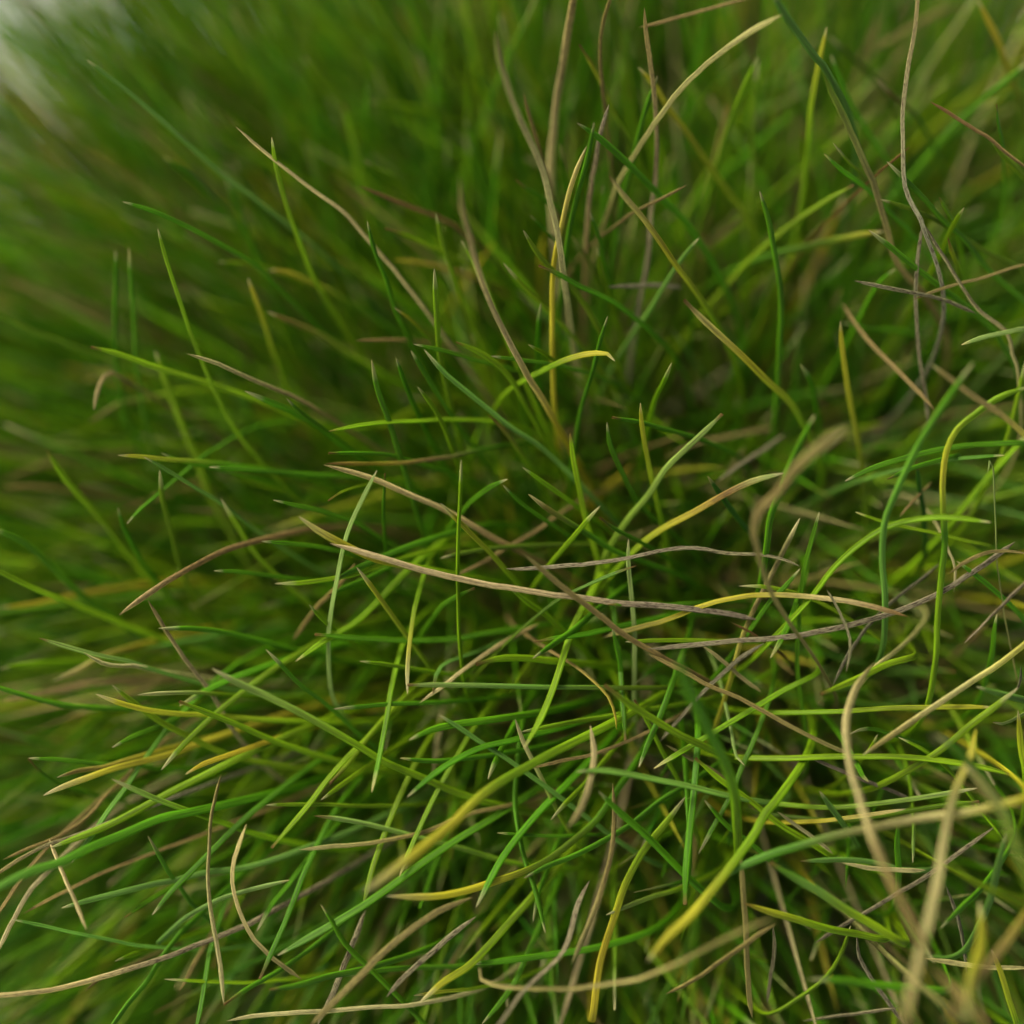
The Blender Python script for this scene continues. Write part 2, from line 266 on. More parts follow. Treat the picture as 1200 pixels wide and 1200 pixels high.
# photo strands: crop, width, colours tip to foot, depth at tip and foot (mm) | outline in the crop | description
BLADES = '''
A 20 b -3 -8|290,200 420,300 560,420 745,585 860,670|[long blue-green outlier blade] with tan point, slanting out beyond the tuft's soft edge
A 22 s 0 -6|790,425 900,520 1040,630 1150,710 1230,800 1300,880 1380,980 1440,1060|[slanting tan stem] with dark tip, crossing a pointed lime blade
A 22 l 0 -8|910,460 925,560 960,690 1010,830 1045,920 1090,1000|[pointed lime blade] crossing in front of the slanting tan stem
A 22 g 0 -8|410,675 520,710 640,765 760,830 860,890 930,960|[lone mid-green blade] with white point, arching clear of its neighbours
A 18 l 0 -8|528,765 560,880 600,1000 640,1120 670,1194 730,1334 790,1444 860,1530|[very long thin green blade] with a pale point, nearly straight
A 20 g -5 -12|388,840 388,950 385,1080 388,1200 400,1294 430,1414|[upright twin blades]: the one with the squarer dark tip
A 18 g -5 -12|432,830 440,960 450,1090 455,1210 470,1310 490,1420|
A 28 o -8 -14|-100,1000 0,1050 110,1110 230,1155 350,1200 450,1235|
D 24 l -3 -8|305,48 400,72 520,115 640,150 760,190 870,230|
A 22 g -10 -16|545,525 640,590 720,670 790,750 850,820|
A 24 g -10 -16|750,575 790,680 830,790 880,900 920,1000|
A 24 o -15 -20|785,540 820,650 880,780 930,880|
A 20 yl -6 -10|830,930 870,1040 900,1130 930,1220|
A 24 rl -6 -12|895,1045 980,1080 1070,1120 1160,1180 1260,1240|[orange-tipped olive blade] low among upright greens
A 24 yg -8 -12|895,905 960,910 1040,945 1110,975 1200,1030|
A 22 l -8 -12|730,878 800,880 880,895|
A 24 o -12 -18|595,955 660,1010 730,1070 800,1130 880,1200|
A 22 eo -14 -20|375,815 430,860 500,900 600,930|
A 34 t -22 -26|0,940 120,970 240,1010 360,1050 460,1100|
A 26 l -18 -22|110,635 200,670 300,710 400,760|
A 26 g -22 -26|225,450 310,530 400,610 480,690|
A 24 l -14 -18|1015,190 1060,260 1110,320 1170,400|
B 26 l -12 -16|35,350 70,470 95,590 120,700|
A 34 k -30 -34|900,200 1000,260 1100,350 1204,460 1290,540 1380,620|
A 34 k -25 -30|560,530 700,620 830,740 920,850|
A 30 g -30 -36|0,320 100,380 200,440 300,520|
B 40 ts -2 -10|830,-100 805,0 785,120 770,220 750,330 740,430 730,560 735,700 745,810|[thick brown-streaked tan stem] rising straight up
B 32 ess 6 -2|545,100 560,200 600,330 650,450 700,560 730,680 755,790 770,900|[straw blade with blunt soft tip] leaning against the thick tan stem
B 32 essy 7 -4|425,590 432,690 458,790 490,910 535,1030 575,1114 650,1254 700,1334 740,1404|[long bowed straw blade] turning yellow-green at its foot
B 20 t -4 -7|640,310 655,380 680,460 700,530|
B 24 t -1 -4|950,-60 935,-20 905,80 895,170 900,260 905,300|[wavy mottled tan stem] above a thin grey one
B 22 kt 0 -8|925,350 900,430 880,540 862,650 850,780 845,880|[thin grey-tan dry stem] hanging under the wavy mottled stem
B 24 tk 0 -8|1043,25 1050,120 1070,260 1082,380 1085,500 1080,610 1065,720 1055,860 1030,1000|[long upright mottled stem] with a thin dry point
B 28 se 4 -6|1504,50 1424,90 1334,150 1234,230 1154,310 1110,370 1060,440 1010,520 960,600 930,680|[curved straw blade] sweeping across the long upright mottled stem
B 22 yl -3 -8|825,150 870,220 910,300 940,370 980,440|
B 30 g -18 -22|890,80 860,180 830,290 800,400 780,500|
B 26 g -2 -10|1088,255 1050,360 1020,470 1000,560 970,680 950,800 930,910|
B 24 yl -3 -12|1022,225 1080,290 1130,370 1184,440 1244,530 1314,630 1394,740 1430,830|
B 30 g 1 -8|818,412 890,460 980,540 1060,620 1130,690 1194,760 1270,880|[stout grass-green diagonal blade] crossing the long upright mottled stem
B 30 syl 3 -6|925,585 970,650 1030,720 1090,800 1150,890 1210,970 1270,1060|[thick yellow-green blade] with straw point beneath a stout green diagonal
B 16 t -1 -4|1185,620 1120,655 1050,690 980,730|
B 28 gg 2 -5|875,410 855,520 820,650 795,760 780,860|
B 24 syy 0 -4|850,490 820,560 790,650 770,740 745,850 735,950 735,1050 735,1170|[bright yellow stem] rising beside the bowed straw blade
B 22 g -6 -10|760,480 775,560 785,630|
B 22 g -3 -6|610,600 660,640 700,660|
B 20 g -3 -6|660,720 710,770 740,800|
B 24 l 0 -6|637,770 680,840 730,900 790,950 850,1030 890,1100|
B 28 g -1 -5|690,890 760,920 830,960 920,1000 980,1040|
B 20 l -1 -6|570,880 640,960 710,1030 780,1100 850,1180|
B 24 g -2 -6|697,1015 690,1090 688,1190|
B 18 g -3 -6|860,710 890,790 910,870|
B 22 l -4 -8|885,830 900,910 930,1000|
B 20 g -6 -10|905,620 905,720 905,800|
B 18 o -5 -8|800,790 840,850 870,900|
B 24 l -3 -9|345,715 370,820 410,940 440,1020 480,1100|
B 26 l 1 -6|340,900 345,1000 352,1114 362,1214 382,1294 402,1384|[upright lime blade] with a blunt yellow point, standing alone
B 22 g -1 -7|115,740 140,840 180,940 210,1040 250,1120|
B 24 l -5 -9|175,765 250,790 330,830 400,860|
B 22 r -4 -10|85,622 180,660 280,700 380,740 450,790|[thin rusty-brown blade] lying behind green blades
B 20 yr -8 -12|200,870 290,880 380,900 470,930|
B 28 l -3 -9|430,805 475,880 520,970 555,1060 600,1180 650,1290 700,1400 760,1530|
B 20 yl -2 -5|205,1030 260,1070 320,1130|
B 18 t -4 -7|75,1140 160,1138 250,1140|
E 22 g 0 -5|270,38 380,62 490,95 560,110|
B 28 l -8 -12|105,535 150,570 210,600 260,660|
B 24 g -12 -16|440,400 480,490 520,580|
B 28 g -14 -18|440,450 470,540 500,640 540,740|
B 26 l -14 -18|125,340 200,355 290,370|
B 28 yl -22 -26|215,10 260,90 300,190 330,280|
B 36 k -26 -30|190,-20 230,80 280,180 310,280 350,360 400,470 440,560|
B 26 l -20 -24|20,0 100,80 180,150 250,210|
B 20 t -2 -4|1025,92 1110,72 1214,42 1314,15 1404,-10|
B 22 k -4 -7|920,960 1000,958 1080,955 1170,962|
B 20 b -2 -7|1226,797 1174,860 1114,950 1060,1040 1010,1110|
E 24 g -1 -6|920,-55 895,30 870,130 835,240 815,350|
E 28 yyl 0 -2|945,95 925,72 880,68 820,78 740,108|[yellow curled leaf] bent over at its end
E 18 l 0 -3|655,40 700,65 730,85|
C 32 b 5 0|340,-50 365,-10 400,50 450,120 500,190 540,240|[soft blue-green blade] leaning onto the olive-brown drooping stem
C 26 yl -3 -7|540,90 520,180 500,280 485,370 480,450|
C 32 oet 4 -6|525,240 560,320 610,420 650,510 690,600 720,690 745,780 770,870 820,940 860,980|[olive-brown drooping stem] thinning to a tan foot
C 28 lo -6 -14|310,190 260,300 200,460 170,560 140,680 110,790 80,930|
C 22 o -8 -12|310,200 300,320 290,430 295,550 300,700|
C 28 g 0 -8|315,640 345,740 365,850 382,950 387,1050 382,1150 376,1290|[bowed bright green blade] standing alone before a dark gap
C 22 tk -1 0|850,-90 845,-20 835,100 810,240 795,360 795,480 797,600 820,680 855,740|[long wiry grey-tan stem] bent at a node
C 24 ks 0 -3|860,745 900,810 980,940 1050,1040 1140,1110 1160,1180 1180,1250|[wiry straw stem] running on from the bent node
C 20 k 0 -5|862,745 850,820 840,920 838,1020 845,1130 850,1200 870,1320 880,1420|[grey wisp] hanging straight down from the bent node
C 18 rt 1 -1|885,340 960,385 1030,430 1080,460 1150,520 1220,570|
C 22 g 0 -4|1108,350 1115,420 1130,500|
C 24 l -1 -5|1085,460 1130,520 1180,570 1230,640|
C 28 g 0 -7|740,540 800,600 870,670 930,740 1000,800 1060,880 1120,940 1200,1010|[long straight green blade] crossing the wiry stem at its node
C 28 g -1 -8|530,515 590,570 660,620 720,680 790,750 850,810|
C 20 l -1 -4|560,478 610,540 660,590|
C 22 o -1 -8|720,668 790,690 880,725 960,770 1050,830 1150,880 1200,910|
C 26 g 0 -6|680,770 750,825 830,890 920,960 1000,1020 1070,1080 1120,1140|[bright green slanting blade] crossing the grey hanging wisp
C 32 ylg -5 -9|730,775 660,785 560,805 460,830 370,850|
C 26 l -4 -12|630,620 540,670 450,730 360,800 270,880 200,960 140,1030|
C 20 k 0 -3|632,940 720,960 800,975 880,990 960,1015 1040,1050|[dry grey-tan sliver] pointing across the grey hanging wisp
C 18 t -1 -3|825,1005 900,975 980,950 1060,930 1150,900 1220,880|
C 22 p 1 -2|990,1155 1060,1130 1130,1115 1210,1100|[pale lime spear] beside the wiry straw stem
C 22 l 0 -4|1000,695 960,760 930,830|
C 20 l 0 -4|915,660 950,720 970,760|
C 20 yl 0 -4|945,795 960,850 985,920|
C 22 rg -7 -11|705,265 760,320 820,370 860,420|
C 26 o -10 -14|545,120 620,190 700,260|
C 24 g -7 -12|555,185 580,260 620,350 680,450 740,540|
C 28 yo -8 -12|1045,0 1080,70 1120,150 1150,250 1190,340|
C 28 g -8 -12|1210,210 1130,280 1060,340 980,410 900,500|
C 28 t -14 -18|700,170 760,130 830,90 900,50 1000,10|
C 30 syl 2 -6|62,1005 120,1065 190,1130 265,1200 340,1275 410,1340 450,1400|[straight yellow-lime blade] with a pale yellow point
C 24 l -8 -12|455,440 465,520 475,590|
C 14 r -2 -4|820,490 760,540 700,590|
C 24 yo -2 -8|585,1075 590,1150 600,1230 615,1330 635,1430 655,1540 668,1640|
C 26 g -7 -11|590,1080 690,1100 800,1110|
C 24 g -5 -9|770,900 720,940 680,1000 650,1060|
F 22 t -2 -6|900,258 850,200 790,140 720,70 650,-10 590,-100|[brown-tan pointed straw] aimed at the grey hanging wisp's foot
D 30 l -4 -10|155,390 220,490 300,580 370,660 430,740 500,820|
D 20 g -3 -8|395,585 410,640 450,720 500,800|
D 22 yg -1 -6|395,410 480,415 570,425 660,430 760,440|
D 24 b 0 -7|480,415 560,460 640,510 740,570 830,640 900,690|[blue-green arching blade] over slim green ones
D 22 l -2 -8|535,460 545,560 570,650 590,730 610,800|
D 18 g -2 -7|425,640 470,590 530,540 600,480 700,400|
D 26 l -2 -8|740,555 790,640 840,720 900,790 980,860 1060,930|
D 20 st 0 -6|625,70 720,100 800,135 900,180 1000,220 1080,270|[slim tan pointed blade] crossing a very long thin green one
D 32 g -1 -8|820,195 900,230 980,265 1060,310 1140,370 1200,410|[broad shiny green blade] arching beneath the slim tan blade
D 24 g 0 -3|960,220 1010,270 1080,320|
D 22 l 0 -4|1100,330 1214,308 1314,298 1420,294 1500,290|
D 18 g 0 -4|1100,403 1200,403 1300,408 1380,430|
E 22 rytg -1 -5|-24,438 100,438 200,438 290,430 400,415 500,390|[brown blade turning gold] lying level under lime spears
E 28 sst 1 -5|-31,442 60,465 140,490 220,525 300,560 380,595 460,640 540,690 620,730|[upper long straw stem] slanting behind a vertical green blade
D 16 l 0 -3|1100,562 1140,535 1200,515|
D 26 g 0 -6|915,560 1000,580 1090,600 1180,630 1280,690 1330,720|
E 32 syyl 2 -3|-114,615 -50,662 20,700 90,735 150,760 220,775 300,790|[bright yellow blade with straw point] tucked under the long pale straw stem
E 30 ssskk 0 -2|-10,705 100,735 200,765 300,795 410,820 500,840 600,855 720,875 850,890 950,905 1050,910 1200,925 1320,940 1420,960|[longest pale straw stem] lying right across the middle of the tuft
D 22 g 0 -4|875,698 960,705 1060,715 1150,735|
D 20 g -1 -5|715,797 800,800 880,810 960,820|
D 22 l 0 -4|920,840 1000,838 1100,825 1200,805 1300,770|
D 18 l 0 -3|1035,910 1080,960 1130,1000|
D 30 g -3 -8|-60,650 0,665 80,700 150,760 220,830 290,890|
D 30 l -1 -8|-60,770 0,800 100,850 200,890 300,930 400,970 500,1010|[long lime blade] slanting below the broad-based tan blade
D 20 y -8 -12|0,920 100,910 200,890 300,870|
D 30 stt 1 -4|400,945 480,885 570,825 660,775 750,730 830,705|[broad-based orange-tan blade] tapering down to a fine point
D 22 ts 0 -5|495,895 540,970 590,1050 640,1120 700,1194 745,1270 795,1350|[brown straw stem] slanting down from the orange-tan blade
D 24 g -1 -7|530,990 640,990 740,1000 850,1025 960,1055|
D 24 pb 0 -4|130,1022 220,1050 330,1080 430,1100 520,1130|[greyish green split blade] with a tan husk peeling off
D 24 s 0 -4|280,1070 330,1100 380,1115 450,1115 530,1132|[tan papery husk] peeling from the greyish green blade
D 20 g 0 -5|890,1060 945,1115 1000,1174 1080,1234 1150,1294 1210,1350|
D 22 st -4 -8|315,260 325,200 345,150 370,130 420,160|[small hooked tan tip] poking out by the pale ground
D 26 el -10 -14|300,300 350,270 400,240 500,220 600,200|
D 28 l 0 -4|990,1100 1060,1050 1120,1010 1190,970 1270,895 1350,810|
D 26 l -5 -10|0,1125 100,1110 200,1105 300,1100|
D 24 sy -6 -10|180,1165 260,1130 350,1080 450,1050|
D 26 t -14 -18|0,500 100,460 200,430|
D 26 t -12 -16|0,520 100,515 210,525|
D 30 lo -8 -14|520,60 560,180 610,310 660,430 700,540 760,650 820,760|
D 22 g -2 -7|700,450 800,455 920,465 1050,475 1150,480|
D 20 g -2 -5|540,403 610,430 700,450|
E 22 p 0 -3|148,460 105,545 60,640 35,720 15,820 -5,930 -15,1040|[pale whitish-green stalk] standing across the yellow straw-pointed blade
D 22 t -3 -6|1190,770 1130,850 1060,920 980,1030|
E 26 g 0 -6|130,90 150,190 190,300 220,400 250,490 275,580|[white-tipped green spear] rising through the level lime blade
E 24 g 0 -5|212,85 250,190 290,280|
E 20 g -1 -5|262,60 310,140 360,220 400,280|
E 22 l 0 -5|283,180 330,240 370,310 400,390|
E 22 b 0 -6|305,55 370,130 440,190 520,255 600,320 680,370 760,440 820,500|[long thin blue-green blade] running down past the bowed straw foot
E 28 l -1 -5|410,30 480,60 550,105 600,160 640,230|
E 18 g -1 -4|530,78 620,90 700,100 760,110|
E 20 rl -2 -5|520,275 560,310 600,360 640,420|
E 22 l 0 -5|1135,100 1110,160 1080,220 1065,280|
E 24 yl 0 -5|1030,235 1035,310 1050,400 1070,500 1095,610|
E 22 g 0 -4|935,283 1030,300 1120,325 1210,350|
E 26 g 1 -6|918,300 930,380 970,470 1010,550 1060,610 1110,650|[bowed green blade with dark blunt tip] beside a yellow-lime spear
E 26 l 0 -5|795,335 805,420 825,520 845,620 870,700 890,770|[steep lime blade] running down to the short grey speckled twig
E 26 pl 1 -6|1304,272 1240,335 1170,400 1110,460 1060,540 1000,610 950,680 900,770 880,850|[long lime blade with cream edge] crossing the bowed green blade
E 30 pryl 2 -4|1509,470 1410,495 1314,540 1210,600 1114,650 1040,700 990,750|[yellow-green blade with rust-edged cream tip] reaching past a small dark green one
E 22 l 0 -4|635,450 690,490 760,540 830,590|
E 26 rgg 1 -5|655,540 720,590 800,640 880,690 950,735 1050,770|[dark green blade with orange tip] slanting to the grey speckled twig
E 20 g -1 -5|570,510 630,570 700,620 760,660|
E 22 l 0 -4|895,580 850,630 800,690 740,760|
E 18 g 0 -3|893,618 950,660 1010,690|
E 22 l 1 -3|430,425 428,520 422,640 418,780 420,900 425,1040|[vertical bright green blade] crossing both long straw stems
E 26 g 0 -4|585,490 530,515 480,550 440,590|
E 26 yl 1 -5|360,570 420,630 480,690 540,750 610,830|
E 26 l 0 -4|590,850 650,900 720,950 770,1000|
E 22 kk 1 0|580,790 680,788 780,780 870,772 950,760 1030,745 1120,725 1200,720 1290,730|[short grey speckled twig] lying level above the pale straw stem
E 28 et 4 0|640,740 720,810 800,875 880,935 960,1000 1040,1050 1150,1110|[soft brownish stem] slanting over the longest pale straw stem
E 18 bo 1 -4|1015,780 930,810 840,850 760,890 680,950 600,1020 540,1080|
E 22 g -1 -4|475,855 420,880 370,910 345,940|
E 24 yl 1 -5|80,785 130,850 180,920 230,990 290,1070 340,1140|
E 20 wyl 1 -3|250,1210 250,1130 255,1060 265,980 280,900|[downward hanging blade] with a cream-yellow end
E 28 g -2 -6|-60,1010 20,1017 120,1025 260,1030 400,1025 520,1005|
E 20 st* 0 -4|290,1240 380,1175 450,1120 520,1070 600,1020 690,975|[golden tan blade] slanting up behind green leaves
E 20 l 0 -3|90,1100 180,1110 300,1130|
E 18 b 0 -3|335,1210 345,1150 370,1110 420,1090|
E 32 l 1 -3|480,1110 560,1090 650,1090 750,1100|
E 28 g 0 -4|675,1035 760,1020 840,1010 930,990 1020,970|
E 32 g 2 -2|670,1090 740,1040 800,1000 870,940|
F 26 rsyye 1 -3|810,950 700,918 600,898 500,885 400,878 300,878 200,893 100,922 0,962 -84,985 -214,1020|[arched straw blade] with pinkish end, above the long grey speckled stem
E 20 g 0 -3|920,910 1010,910 1100,912 1200,905|
E 20 l 0 -3|980,1035 1080,1030 1200,1030 1350,1035|
E 20 p 0 -3|990,690 990,780 1000,880 1010,1000 1010,1150|
H 32 l 3 -3|640,278 690,190 725,110 750,40 775,-40 800,-120 830,-180|
E 22 g -1 -4|935,980 950,1050 962,1110 968,1210|
H 20 yt 0 -3|950,215 945,160 920,100 870,50 810,0 760,-30|
E 22 o -3 -6|360,755 450,735 560,720 680,712 820,710|
E 22 t -4 -7|400,815 500,770 600,710 700,650 740,620|
E 28 g -1 -4|0,830 80,790 180,745 300,700|
E 22 g -1 -4|-20,880 60,845 120,820 180,790|
E 16 g -1 -3|175,470 172,550 170,610|
F 56 etee 11 2|620,310 560,350 480,410 420,470 370,540 310,600 295,660 310,740 345,850 400,950 450,1020 500,1090|[broad bent brown leaf] out of focus, folded near its middle
F 24 ety -1 -3|450,620 390,740 335,850 290,940 250,1040 215,1170|[gold stem] crossing the bent brown leaf's foot
F 32 g 5 0|500,275 450,370 410,460 380,540 350,620 338,720|[soft green blade] crossing in front of the bent brown leaf
F 32 gb 6 0|1030,100 960,200 900,290 850,370 810,450 770,540 735,630 725,760 735,890|[long soft-tipped green blade] crossing the level green pair
F 26 d 0 -4|140,480 190,550 240,620 275,660|
F 24 g 1 -4|515,600 490,690 465,790 450,900 445,1000 440,1100 450,1210 465,1310|[tall green blade] crossing the arched straw blade
F 26 g 0 -3|600,497 700,450 800,420 900,395 1000,378 1100,372 1200,370|[long level green blade] bowed slightly with white point
F 20 gb 0 -3|1135,410 1040,416 950,425 870,440|
F 20 g 0 -3|740,492 820,455 900,430 980,410|
F 32 lll 4 0|1090,635 960,618 880,620 800,632 720,660 640,715 560,790 500,870 420,960|[thick olive-lime arching blade] springing over into a level end
F 30 llygll 3 0|1220,180 1120,215 1040,270 975,325 940,400 928,500 930,600 935,700 925,800 915,900 908,1000 905,1090|[kinked lime blade] folded sharply near its top
F 18 pe 0 -3|1078,470 1082,440 1095,430 1100,520 1105,650 1110,770 1125,880 1140,980 1160,1080 1180,1180|[thin pale stalk with hooked bud-like top] beside the kinked lime blade
F 30 tty 5 2|890,105 960,160 1040,220 1120,270 1200,340 1290,420|[soft tan blade turning yellow] crossing behind the kinked lime blade
F 28 kkkk 1 0|-60,1058 100,1045 250,1030 400,1020 520,1000 650,970 780,930 900,880 1000,820 1090,760 1170,700|[long grey speckled stem] curving across dark gaps
F 14 k 1 0|605,1135 620,1060 610,1000 580,930 540,860|[thin grey hook] crossing the long grey speckled stem
F 24 k 0 -2|330,1040 250,1090 180,1150 110,1220 40,1300 -20,1370|
F 22 k -2 -4|560,1180 610,1080 680,980 760,900 850,830 920,770|
I 28 tsy 2 0|660,300 740,245 850,170 940,110 1030,50 1110,0 1200,-70 1280,-140|[long straw-yellow blade] slanting above the blurred straw pair
F 22 t 1 -1|950,805 1000,770 1060,742 1130,730 1230,742|
F 12 s 0 -1|965,870 970,800 960,760|
F 18 l -1 -3|635,600 720,630 800,650 900,670 1000,695 1090,715|
F 16 t -2 -4|785,615 830,560 890,500|
F 24 g 0 -3|975,765 1050,820 1120,880 1200,960|
F 28 k 3 1|1230,810 1120,920 1060,980 1000,1040|
F 20 l 1 -3|245,848 330,850 430,870 530,910 600,950 680,1000 750,1050|
F 22 g 0 -3|450,790 400,850 350,900 300,970 250,1040|
F 26 g 1 -2|350,1090 380,1040 410,980 430,930|
F 24 d -2 -5|840,430 850,520 865,610|
F 26 g -4 -8|450,105 480,150 500,220|
F 18 kk 0 -2|450,782 380,755 300,742 200,738 100,720 0,725|[slim grey twig] ending beside the tall green blade
F 24 k -6 -9|170,500 250,440 330,390 400,340|
F 26 t -9 -12|0,420 100,370 220,345 370,315|
F 24 s 0 -3|640,1200 700,1120 790,1050|
F 30 l 2 -1|520,1210 640,1160 740,1110 830,1085|
F 24 l -3 -6|1210,80 1170,260 1130,400 1090,490|
F 26 l -3 -6|1230,320 1120,440 1040,530 970,620|
F 12 r 0 -1|220,970 280,1000 310,1020|
F 24 g 0 -2|1110,940 1100,1000 1090,1090|
F 20 s 0 -2|120,1045 180,1090 250,1150 320,1204|
G 32 pll 3 -4|710,10 800,60 900,105 1000,155 1100,210 1194,265 1294,325 1414,375 1530,425 1640,460|[very long thick lime blade] running straight through many others
G 26 l 1 -5|600,120 700,160 800,200 900,245 1000,280 1130,320|
G 28 l 0 -6|375,65 450,125 540,190 640,240 740,290 850,320 950,335 1050,345|[sweeping lime blade] crossing the gold blades
G 24 yl 0 -5|320,95 400,125 500,150 600,162 700,165 800,175 950,185|
G 20 wl 0 -4|460,98 560,92 660,90 720,95|
G 26 g -2 -6|-60,60 0,75 100,105 200,130 300,140 420,145|
G 32 t -7 -10|0,120 100,100 200,80 300,62 380,55|
G 28 g -1 -4|600,135 680,90 770,45 880,5|
G 24 l 0 -4|540,350 600,280 680,200 760,130 850,60 920,10|[lime blade slanting up] across the sweeping lime blade
G 24 g 0 -4|375,275 450,235 540,200 620,160|
G 24 bg 0 -4|240,660 250,640 300,580 360,490 420,410 480,320 540,240 580,190|[blue-green blade slanting down] across both gold blades
G 28 syyy 1 -5|145,435 200,410 280,380 380,345 480,320 590,290 700,250|[gold blade with straw point] under the slanting blue-green blade
G 22 ty -1 -5|190,375 270,350 340,342 430,315 520,290|
G 20 g -1 -4|95,310 200,315 300,325 400,335|
G 18 g -2 -5|95,312 130,350 180,385 240,410|
G 28 pll 2 -4|375,380 450,415 520,445 600,475 700,510 800,545 920,580|[lime blade with pale soft tip] crossing the S-shaped straw stem
G 24 st* 1 -1|750,1135 740,1030 725,930 705,820 697,720 700,620 705,520 720,440 740,365|[S-shaped brown straw stem] hanging down to a fine point
G 24 sse* 1 -2|825,530 800,600 780,670 780,740 800,820 840,900 890,960 940,1000 1010,1050|[bowed straw hook] beside the S-shaped straw stem
G 24 y 0 -2|620,365 680,330 750,305|
G 38 bgg 5 -1|-80,780 0,740 100,690 200,660 300,610 400,570 540,510 640,490|[broad bright green blade] crossing under a dry brown twig
G 32 l 0 -3|170,610 350,540 450,490 560,430 680,370 780,320|
G 26 b 1 -3|205,812 300,785 400,760 500,735 600,715 700,690 800,680 900,655 1000,620|[long glossy blue-green blade] passing behind the S-shaped straw stem
G 22 pb 1 -3|970,718 900,735 820,755 740,780 680,810 620,845 570,890 530,930|[pale arched blue-green blade] with a white end
G 20 g 0 -4|495,570 530,630 570,700 610,750 650,805|
G 26 g 1 -3|510,835 570,760 640,690 720,610 800,530 870,470|
G 26 g -1 -4|415,845 480,800 560,750|
G 26 sskk 1 -3|-80,1110 0,1105 100,1095 200,1080 300,1055 400,1025 500,995 600,960 700,920 800,880 880,840|[long grey-straw stem] sweeping under the S-shaped straw stem's end
G 20 tt -2 -5|80,830 160,785 240,745 330,700 430,660 530,620 640,580|[thin rusty tan blade] slanting up under glossy green blades
G 24 s* 4 0|290,885 265,820 230,740 195,660 165,580|[short soft straw stem] crossing the broad bright green blade
G 20 tk 0 -2|-40,715 0,690 80,640 160,600 250,570 380,520|
G 16 t -2 -4|10,650 100,610 200,570 300,500 370,420|
G 22 t 0 -3|-30,870 0,820 40,760 90,690 150,620|
G 24 s 1 -3|-20,980 0,940 40,860 90,770 150,700|
G 18 b 0 -3|40,850 140,870 250,895 380,920 490,940|
G 26 g 1 -3|330,1260 380,1200 430,1130 490,1060 540,980 600,900 640,860|
G 24 g 1 -3|750,1135 830,1080 920,1030 1010,970 1100,900|
G 24 g 1 -3|870,1050 910,960 950,870 990,770 1030,670|
G 24 g 0 -4|860,890 910,800 960,740 1020,660|
G 18 l 0 -3|890,467 1000,465 1100,465 1200,470|
G 24 pl 0 -4|1050,503 1114,510 1214,527 1314,552 1414,578 1514,603 1614,632 1714,660|[long straight pale-lime blade] lying level over the straw twig
G 26 l 1 -3|910,610 970,540 1030,470 1090,390 1150,320 1200,270|[lime blade leaning up] to the very long thick lime blade
G 24 l 0 -3|1075,450 1130,410 1200,360|
H 22 stt 0 -3|-114,617 0,605 100,598 200,580 300,560 400,520 480,490 560,475|[straw twig] lying level beneath the long straight pale-lime blade
G 22 l 0 -3|385,990 450,965 520,945|
G 18 l 0 -3|550,1050 640,1055 740,1060 860,1060|
G 22 g 0 -3|650,1240 665,1180 680,1100 695,1000 705,950|
G 22 t -2 -4|600,1090 630,1040 660,980|
G 18 t -1 -3|285,1090 330,1050 380,1030|
G 36 bgg 3 -2|930,970 1000,930 1114,865 1214,805 1314,735 1414,660 1534,580 1634,520|[long broad deep green blade] with a soft blurred tip
G 32 g 3 0|900,1085 1000,1070 1100,1040 1220,1015|
G 22 s 1 -1|760,1190 860,1172 1000,1162 1114,1156 1264,1142 1390,1135|[straight straw rod] lying level under the grass-green diagonals
G 28 k 1 -2|1060,1210 1114,1100 1154,1000 1190,910 1224,820|[rough grey-brown stalk] standing below the hanging lime blade
G 20 g 0 -3|1115,145 1214,137 1314,128 1414,125|
H 26 gl 2 -2|130,425 140,380 155,310 170,230 185,150 195,80|[hanging lime blade] with a dark squared-off end pointing down
H 22 l 0 -3|-10,395 60,320 110,250 170,180|
H 22 b 1 -4|355,165 420,205 500,260 580,310 650,360 720,410 800,470 880,530 960,590|[blue-green straight blade] crossing the straw-and-yellow blade
H 38 syylll 8 0|100,760 200,690 300,610 400,530 480,450 560,390 640,345 720,300 820,250 920,200|[straw-and-yellow long blade] with its soft straw end hanging forward
H 32 syyoog 4 -2|180,772 290,775 370,770 460,750 550,720 640,690 720,650 800,590 880,520 930,450|[yellow bowed blade] with orange-straw tip, curving up into olive
H 28 g 1 -3|640,712 720,670 800,640 900,590 1000,530 1100,450 1200,390|[grass-green diagonal blade] above the yellow bowed blade
H 32 b 4 0|815,355 900,350 1000,365 1100,385 1200,405 1320,435|[soft blue-green level blade] passing behind a short straw curl
H 30 se* 2 5|862,200 875,280 870,350 850,430 820,500 785,545|[short straw curl] hanging over green blades
H 24 tte 0 3|937,395 942,480 940,580 920,680 890,780 860,860 830,930 800,1000|[long brown bowed stem] beside dark gaps
H 28 kkk 1 6|860,720 820,800 800,880 770,960 700,1030 620,1110 560,1200 480,1290|[blurred grey-brown stem] beside the brown bowed stem
H 32 tt 2 4|470,775 360,820 270,880 180,950 100,1030 0,1130 -80,1210|[broad dull tan stem] slanting under the yellow bowed blade's tip
H 26 k 1 2|480,840 400,900 320,970 240,1040 180,1110|[grey-tan stem] running alongside the broad dull tan stem
H 24 l 0 -3|730,517 780,460 840,400 900,330|
H 20 wl 0 -3|610,178 640,260 680,340 720,420 760,500|
H 26 g 1 -3|712,895 680,760 640,640 620,540 610,460 615,370|[green blade hanging down] past the yellow bowed blade
H 32 g 3 -2|480,810 520,730 570,640 630,560 700,480 780,400|
H 22 g 0 -3|670,860 690,760 720,680|
H 30 sesee 3 8|490,1010 492,1045 540,1070 620,1080 720,1082 820,1080 920,1065 1020,1050 1120,1010 1214,965 1330,905 1414,868 1480,845|[long pinkish straw stem] with a small hooked end
